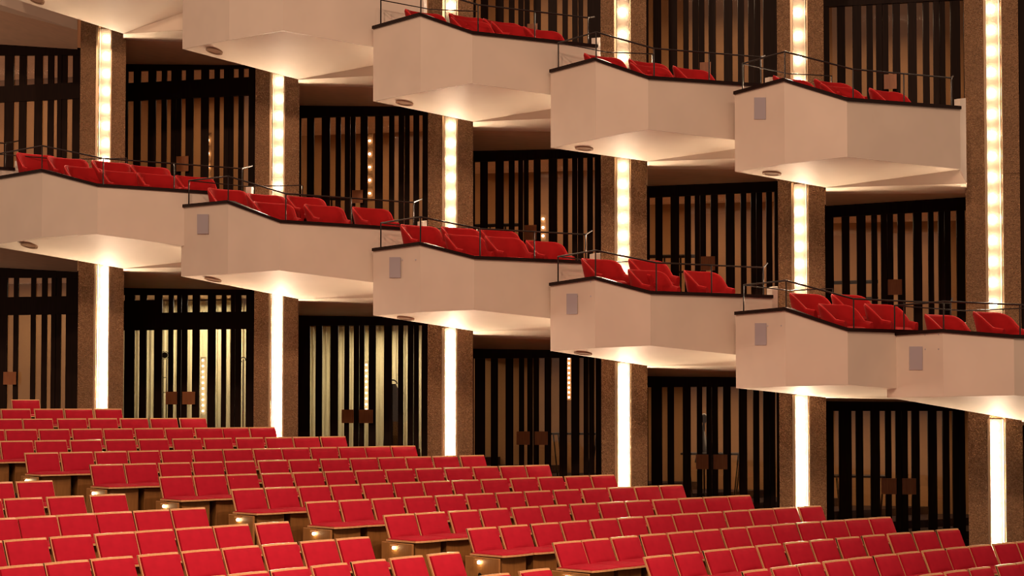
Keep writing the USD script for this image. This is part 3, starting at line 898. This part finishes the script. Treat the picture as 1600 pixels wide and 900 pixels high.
# (left x, right x of the back's top edge, y of the top), f front / r rear row
PLACED = {}
CH = {(1, 1): [(32, 68, 241, 'r'), (84, 112, 247, 'b'), (103, 146, 261, 'f'), (145, 188, 253, 'r'), (161, 203, 268, 'f'), (206, 246, 260, 'r'), (216, 258, 272, 'f'), (275, 317, 276, 'f')],
      (1, 2): [(328, 366, 296, 'r'), (388, 425, 304, 'r'), (400, 436, 317, 'f'), (447, 488, 307.5, 'r'), (475, 518, 321, 'f'), (549, 592, 325, 'f')],
      (1, 3): [(628, 664, 352.5, 'r'), (688, 730, 356, 'r'), (694, 736, 367, 'f'), (746, 790, 359, 'r'), (756, 798, 370.5, 'f'), (819, 861, 377, 'f')],
      (1, 4): [(905, 949, 405, 'r'), (978, 1022, 406, 'r'), (979, 1020, 422, 'f'), (1061, 1110, 424, 'f')],
      (1, 5): [(1224, 1276, 459, 'r'), (1291, 1338, 460.5, 'r'), (1272, 1318, 475.5, 'f'), (1342, 1390, 475.5, 'f')],
      (1, 6): [(1436, 1484, 492, 'r'), (1511, 1560, 488, 'f'), (1597, 1645, 482, 'f')],
      (2, 3): [(634, 672, 18.5, 'r'), (700, 742, 25, 'r'), (703, 745, 31, 'f'), (752, 795, 33, 'r'), (765, 808, 38, 'f'), (815, 857, 45.5, 'f')],
      (2, 4): [(912, 950, 87, 'r'), (978, 1022, 96, 'r'), (981, 1024, 102, 'f'), (1047, 1090, 106.5, 'f')],
      (2, 5): [(1203, 1246, 122, 'r'), (1266, 1310, 127, 'r'), (1276, 1320, 134, 'f'), (1348, 1398, 141, 'f')]}
first_chair = None
YAW = 36.0
CY, SY = math.cos(math.radians(YAW)), math.sin(math.radians(YAW))
rotp = lambda x, y: np.array([CY * x - SY * y, SY * x + CY * y])
BACKPT = (-.02, .30)
for key in GEO:
    tops, bots, Y, px = GEO[key]
    tier, i = key

    def parY(q):
        ks = 'LKNE'
        for a, b in zip(ks[:-1], ks[1:]):
            if q <= px[b][0] or b == 'E':
                f = (q - px[a][0]) / (px[b][0] - px[a][0])
                return 1 / ((1 - f) / Y[a] + f / Y[b])

    def pillarY(q):
        for (s0, s1, f0, f1) in COLS:
            if f0 - 2 < q < f1 + 2:
                return ycol((f0 + f1) / 2)
        return 99.

    placed = []
    for (xl, xr, yt, row) in sorted(CH.get(key, []), key=lambda c: (c[3] != 'f', c[0])):
        xm = (xl + xr) / 2
        Yb = parY(xm) + .5
        for _ in range(70):
            top = at(xm, yt, Yb)
            o = top[:2] - rotp(*BACKPT)
            ok = True
            for cx, cy in ((-.31, -.29), (.31, -.29), (-.31, .05), (.31, .05), (0, -.3)):
                c = o + rotp(cx, cy)
                if c[1] < parY(800 + F * c[0] / c[1]) + .17:
                    ok = False
            for (po, prow) in placed:
                if np.linalg.norm(po - o) < (.60 if row != 'f' or prow != 'f' else .50):
                    ok = False
            if ok:
                break
            Yb += .03
            bp = o + rotp(0, .33)
            if min(pillarY(xm), pillarY(800 + F * bp[0] / bp[1])) < Yb + .06:
                break
        placed.append((o, row))
        PLACED.setdefault(key, []).append((xm, row, o, top))
    zs = {'f': [t[2] - .81 for (_, r_, _, t) in PLACED.get(key, []) if r_ == 'f'], 'r': [t[2] - .81 for (_, r_, _, t) in PLACED.get(key, []) if r_ != 'f']}
    zF = float(np.mean(zs['f'])) if zs['f'] else tops['N'][2] - .50
    zR = float(np.mean(zs['r'])) if zs['r'] else zF + .24
    # floor, raised rear terrace, fascia under the open rear side
    colr = COLS[i - 1][3] if i > 0 else -112
    coll = COLS[i][2] if i < 6 else 1850
    W = np.array([(colr - 800) / F * yedge(colr), yedge(colr)])
    Wn = np.array([(coll - 800) / F * yedge(coll) - .02, yedge(coll)])
    base = [np.array(bots[k][:2]) for k in 'LKNE']
    inn = inward(base)
    ins = [p + n * .11 for p, n in zip(base, inn)]
    whole = [ins[0], ins[1], ins[2], ins[3], Wn, W]
    z0 = min(zF, zR)
    obj('floor_slab', trimesh_poly([(p[0], p[1], 0) for p in whole], z0 - .10, z0), carpet, BOXES[key])
    if abs(zR - zF) > .03:
        hi, lo = (zR, zF) if zR > zF else (zF, zR)
        fy = max([p[2][1] + .02 for p in PLACED.get(key, []) if p[1] == 'f'] or [ins[2][1] + .8])
        step = [ins[0], ins[1], ins[1] + (ins[2] - ins[1]) * .15, ins[2] + np.array([.0, max(.5, fy - ins[2][1])]), ins[3] + np.array([-.1, .02]), Wn, W]
        obj('rear_terrace', trimesh_poly([(p[0], p[1], 0) for p in step], lo + .005, hi), carpet, BOXES[key])
    obj('rear_fascia', ribbon([ins[0], W + np.array([-.02, -.02])], [bots['L'][2] + .05, bots['L'][2] - .1], [z0 - .10, z0 - .10], 0, .04), plaster, BOXES[key])
    cnt = {'f': 0, 'r': 0}
    for (xm, row, o, top) in sorted(PLACED.get(key, []), key=lambda c: c[0]):
        rr = 'f' if row == 'f' else 'r'
        cnt[rr] += 1
        zf = zF if rr == 'f' else zR
        lab = 'red tub armchair, %s in the %s row, %s %s balcony box from left' % (ORD[cnt[rr] - 1], 'front' if rr == 'f' else 'rear', ORD[key[1] - 1], 'lower' if key[0] == 1 else 'upper')
        loc = (o[0], o[1], zf)
        if first_chair is None:
            first_chair = thing('tub_armchair', lab, 'chair', (0, 0, 0), 0, 'red armchairs in the balcony boxes')
            armchair_parts(first_chair)
            xf = UsdGeom.Xform(first_chair)
            xf.ClearXformOpOrder()
            xf.GetPrim().RemoveProperty('xformOp:translate'); xf.GetPrim().RemoveProperty('xformOp:rotateZ')
            xf.AddTranslateOp().Set(Gf.Vec3d(*map(float, loc))); xf.AddRotateZOp().Set(YAW)
            xf.AddScaleOp().Set(Gf.Vec3f(1, 1, float((top[2] - zf) / .81)))
        else:
            inst(first_chair, 'tub_armchair', lab, 'chair', loc, YAW, 'red armchairs in the balcony boxes', scale=(1, 1, float((top[2] - zf) / .81)))

# ------------------------------------------------------------------ things standing in the lobby behind the glass
def lob(px, py, dY):
    return at(px, py, ydoor(px) + dY)


def railing(x0, y0, x1, y1, drop, label):
    a, b = lob(x0, y0, 1.1), lob(x1, y1, 1.1)
    t = thing('lobby_railing', label, 'railing', (0, 0, 0))
    obj('top_rail', tube([a, b], .035), dark_metal, t)
    obj('lower_rail', tube([a - np.array([0, 0, .30]), b - np.array([0, 0, .30])], .02), dark_metal, t)
    for f in np.linspace(0.04, .96, 4):
        p = a + (b - a) * f
        obj('post', tube([p, p - np.array([0, 0, drop])], .018), dark_metal, t)


railing(466, 309, 546, 311, .95, 'dark lobby railing behind the middle level doors right of the second pillar')
railing(739, 353, 817, 351, .95, 'dark lobby railing behind the middle level doors right of the third pillar')
railing(1010, 401, 1092, 400, .95, 'dark lobby railing behind the middle level doors right of the fourth pillar')
railing(1292, 442, 1372, 440, .95, 'dark lobby railing behind the middle level doors right of the fifth pillar')


def table(x0, x1, y, zf, label):
    a, b = lob(x0, y, .7), lob(x1, y, .7)
    t = thing('folding_table', label, 'table')
    d = b - a
    L = np.linalg.norm(d[:2])
    ang = math.atan2(d[1], d[0])
    R = trimesh.transformations.rotation_matrix(ang, (0, 0, 1))
    top = rbox(0, L, -.3, .3, -.035, 0, .008); top.apply_transform(R); top.apply_translation(a)
    obj('tabletop', top, dark_metal, t)
    h = a[2] - zf
    for sx in (.08, L - .08):
        for sy in (-.24, .24):
            lg = tube([(sx, sy, -.03), (L - sx if False else sx + (.18 if sx < L / 2 else -.18), sy, -h)], .014)
            lg.apply_transform(R); lg.apply_translation(a)
            obj('leg', lg, dark_metal, t)


table(862, 935, 676, zfloor_at(3) - .1, 'dark folding table behind the ground level doors right of the third pillar')
table(1066, 1162, 707, zfloor_at(4) - .1, 'dark folding table behind the ground level doors right of the fourth pillar')
table(1300, 1388, 742, zfloor_at(5) - .1, 'dark folding table behind the ground level doors right of the fifth pillar')

# round sign on a stand
p = lob(257.5, 555, .6)
t = thing('sign_stand', 'round dark sign on a thin twin pole stand behind glass, right of first pillar', 'sign')
dsc = trimesh.creation.cylinder(.062, .02, sections=28); dsc.apply_transform(trimesh.transformations.rotation_matrix(math.pi / 2, (1, 0, 0))); dsc.apply_translation(p)
rng_ = trimesh.creation.annulus(.072, .084, .02, sections=28); rng_.apply_transform(trimesh.transformations.rotation_matrix(math.pi / 2, (1, 0, 0))); rng_.apply_translation(p)
obj('sign_disc', dsc, dark_metal, t); obj('sign_ring', rng_, dark_metal, t)
for dx in (-.035, .035):
    obj('pole', tube([p + np.array([dx, 0, -.08]), [p[0] + dx, p[1], zfloor_at(1) - .1]], .008), dark_metal, t)
for dz in (.45, .75):
    obj('crossbar', tube([p + np.array([-.035, 0, -dz]), p + np.array([.035, 0, -dz])], .007), dark_metal, t)
# hooked stand
p = lob(380, 562, .6)
t = thing('hook_stand', 'thin dark hook stand behind glass, left of second pillar', 'stand')
obj('pole', tube([p, [p[0], p[1], zfloor_at(1) - .1]], .010), dark_metal, t)
obj('hook', tube([p + np.array([.05 * math.cos(a_) , 0, .05 * math.sin(a_)]) for a_ in np.linspace(-.4, 4.2, 9)], .009), dark_metal, t)
obj('foot', trimesh.creation.cylinder(.12, .02, sections=20, transform=trimesh.transformations.translation_matrix([p[0], p[1], zfloor_at(1) - .09])), dark_metal, t)
# draped stack
p = lob(614, 608, .7)
t = thing('draped_stack', 'tall dark draped stack behind glass, left of third pillar', 'stack')
zf_ = zfloor_at(2) - .1
rings = []
for z, w in ((zf_, .26), (zf_ + .4, .22), (p[2] - .25, .13), (p[2], .10), (p[2] + .10, .05)):
    rings.append([(p[0] + w * math.cos(a_) * (1 + .12 * math.sin(5 * a_)), p[1] + w * .8 * math.sin(a_), z) for a_ in np.linspace(0, 2 * math.pi, 21)[:-1]])
rv = np.array(rings).reshape(-1, 3); rf = []
for i_ in range(4):
    for j_ in range(20):
        k_ = (j_ + 1) % 20
        rf += [[i_ * 20 + j_, i_ * 20 + k_, i_ * 20 + 20 + k_], [i_ * 20 + j_, i_ * 20 + 20 + k_, i_ * 20 + 20 + j_]]
for j_ in range(1, 19):
    rf.append([80, 80 + j_, 81 + j_])
obj('drape', trimesh.Trimesh(rv, rf, process=False), dark_metal, t, smooth=50)
obj('hook', tube([p + np.array([.10 * math.cos(a_) - .02, 0, .10 + .08 * math.sin(a_)]) for a_ in np.linspace(0, 3.1, 9)], .012), dark_metal, t)
# coat stand
p = lob(1100, 652, .9)
t = thing('coat_stand', 'dark coat stand with a hung coat behind glass, right of fourth pillar', 'stand')
obj('pole', tube([p + np.array([0, 0, .05]), [p[0], p[1], zfloor_at(4) - .1]], .018), dark_metal, t)
hd = trimesh.creation.icosphere(2, .085); hd.apply_scale((.85, .85, 1.1)); hd.apply_translation(p + np.array([0, 0, -.02]))
obj('hat', hd, dark_metal, t, smooth=True)
co = trimesh.creation.cone(.20, .75, sections=18); co.apply_scale((.8, .6, 1)); co.apply_translation(p + np.array([-.02, 0, -.85]))
obj('coat', co, dark_metal, t, smooth=40)
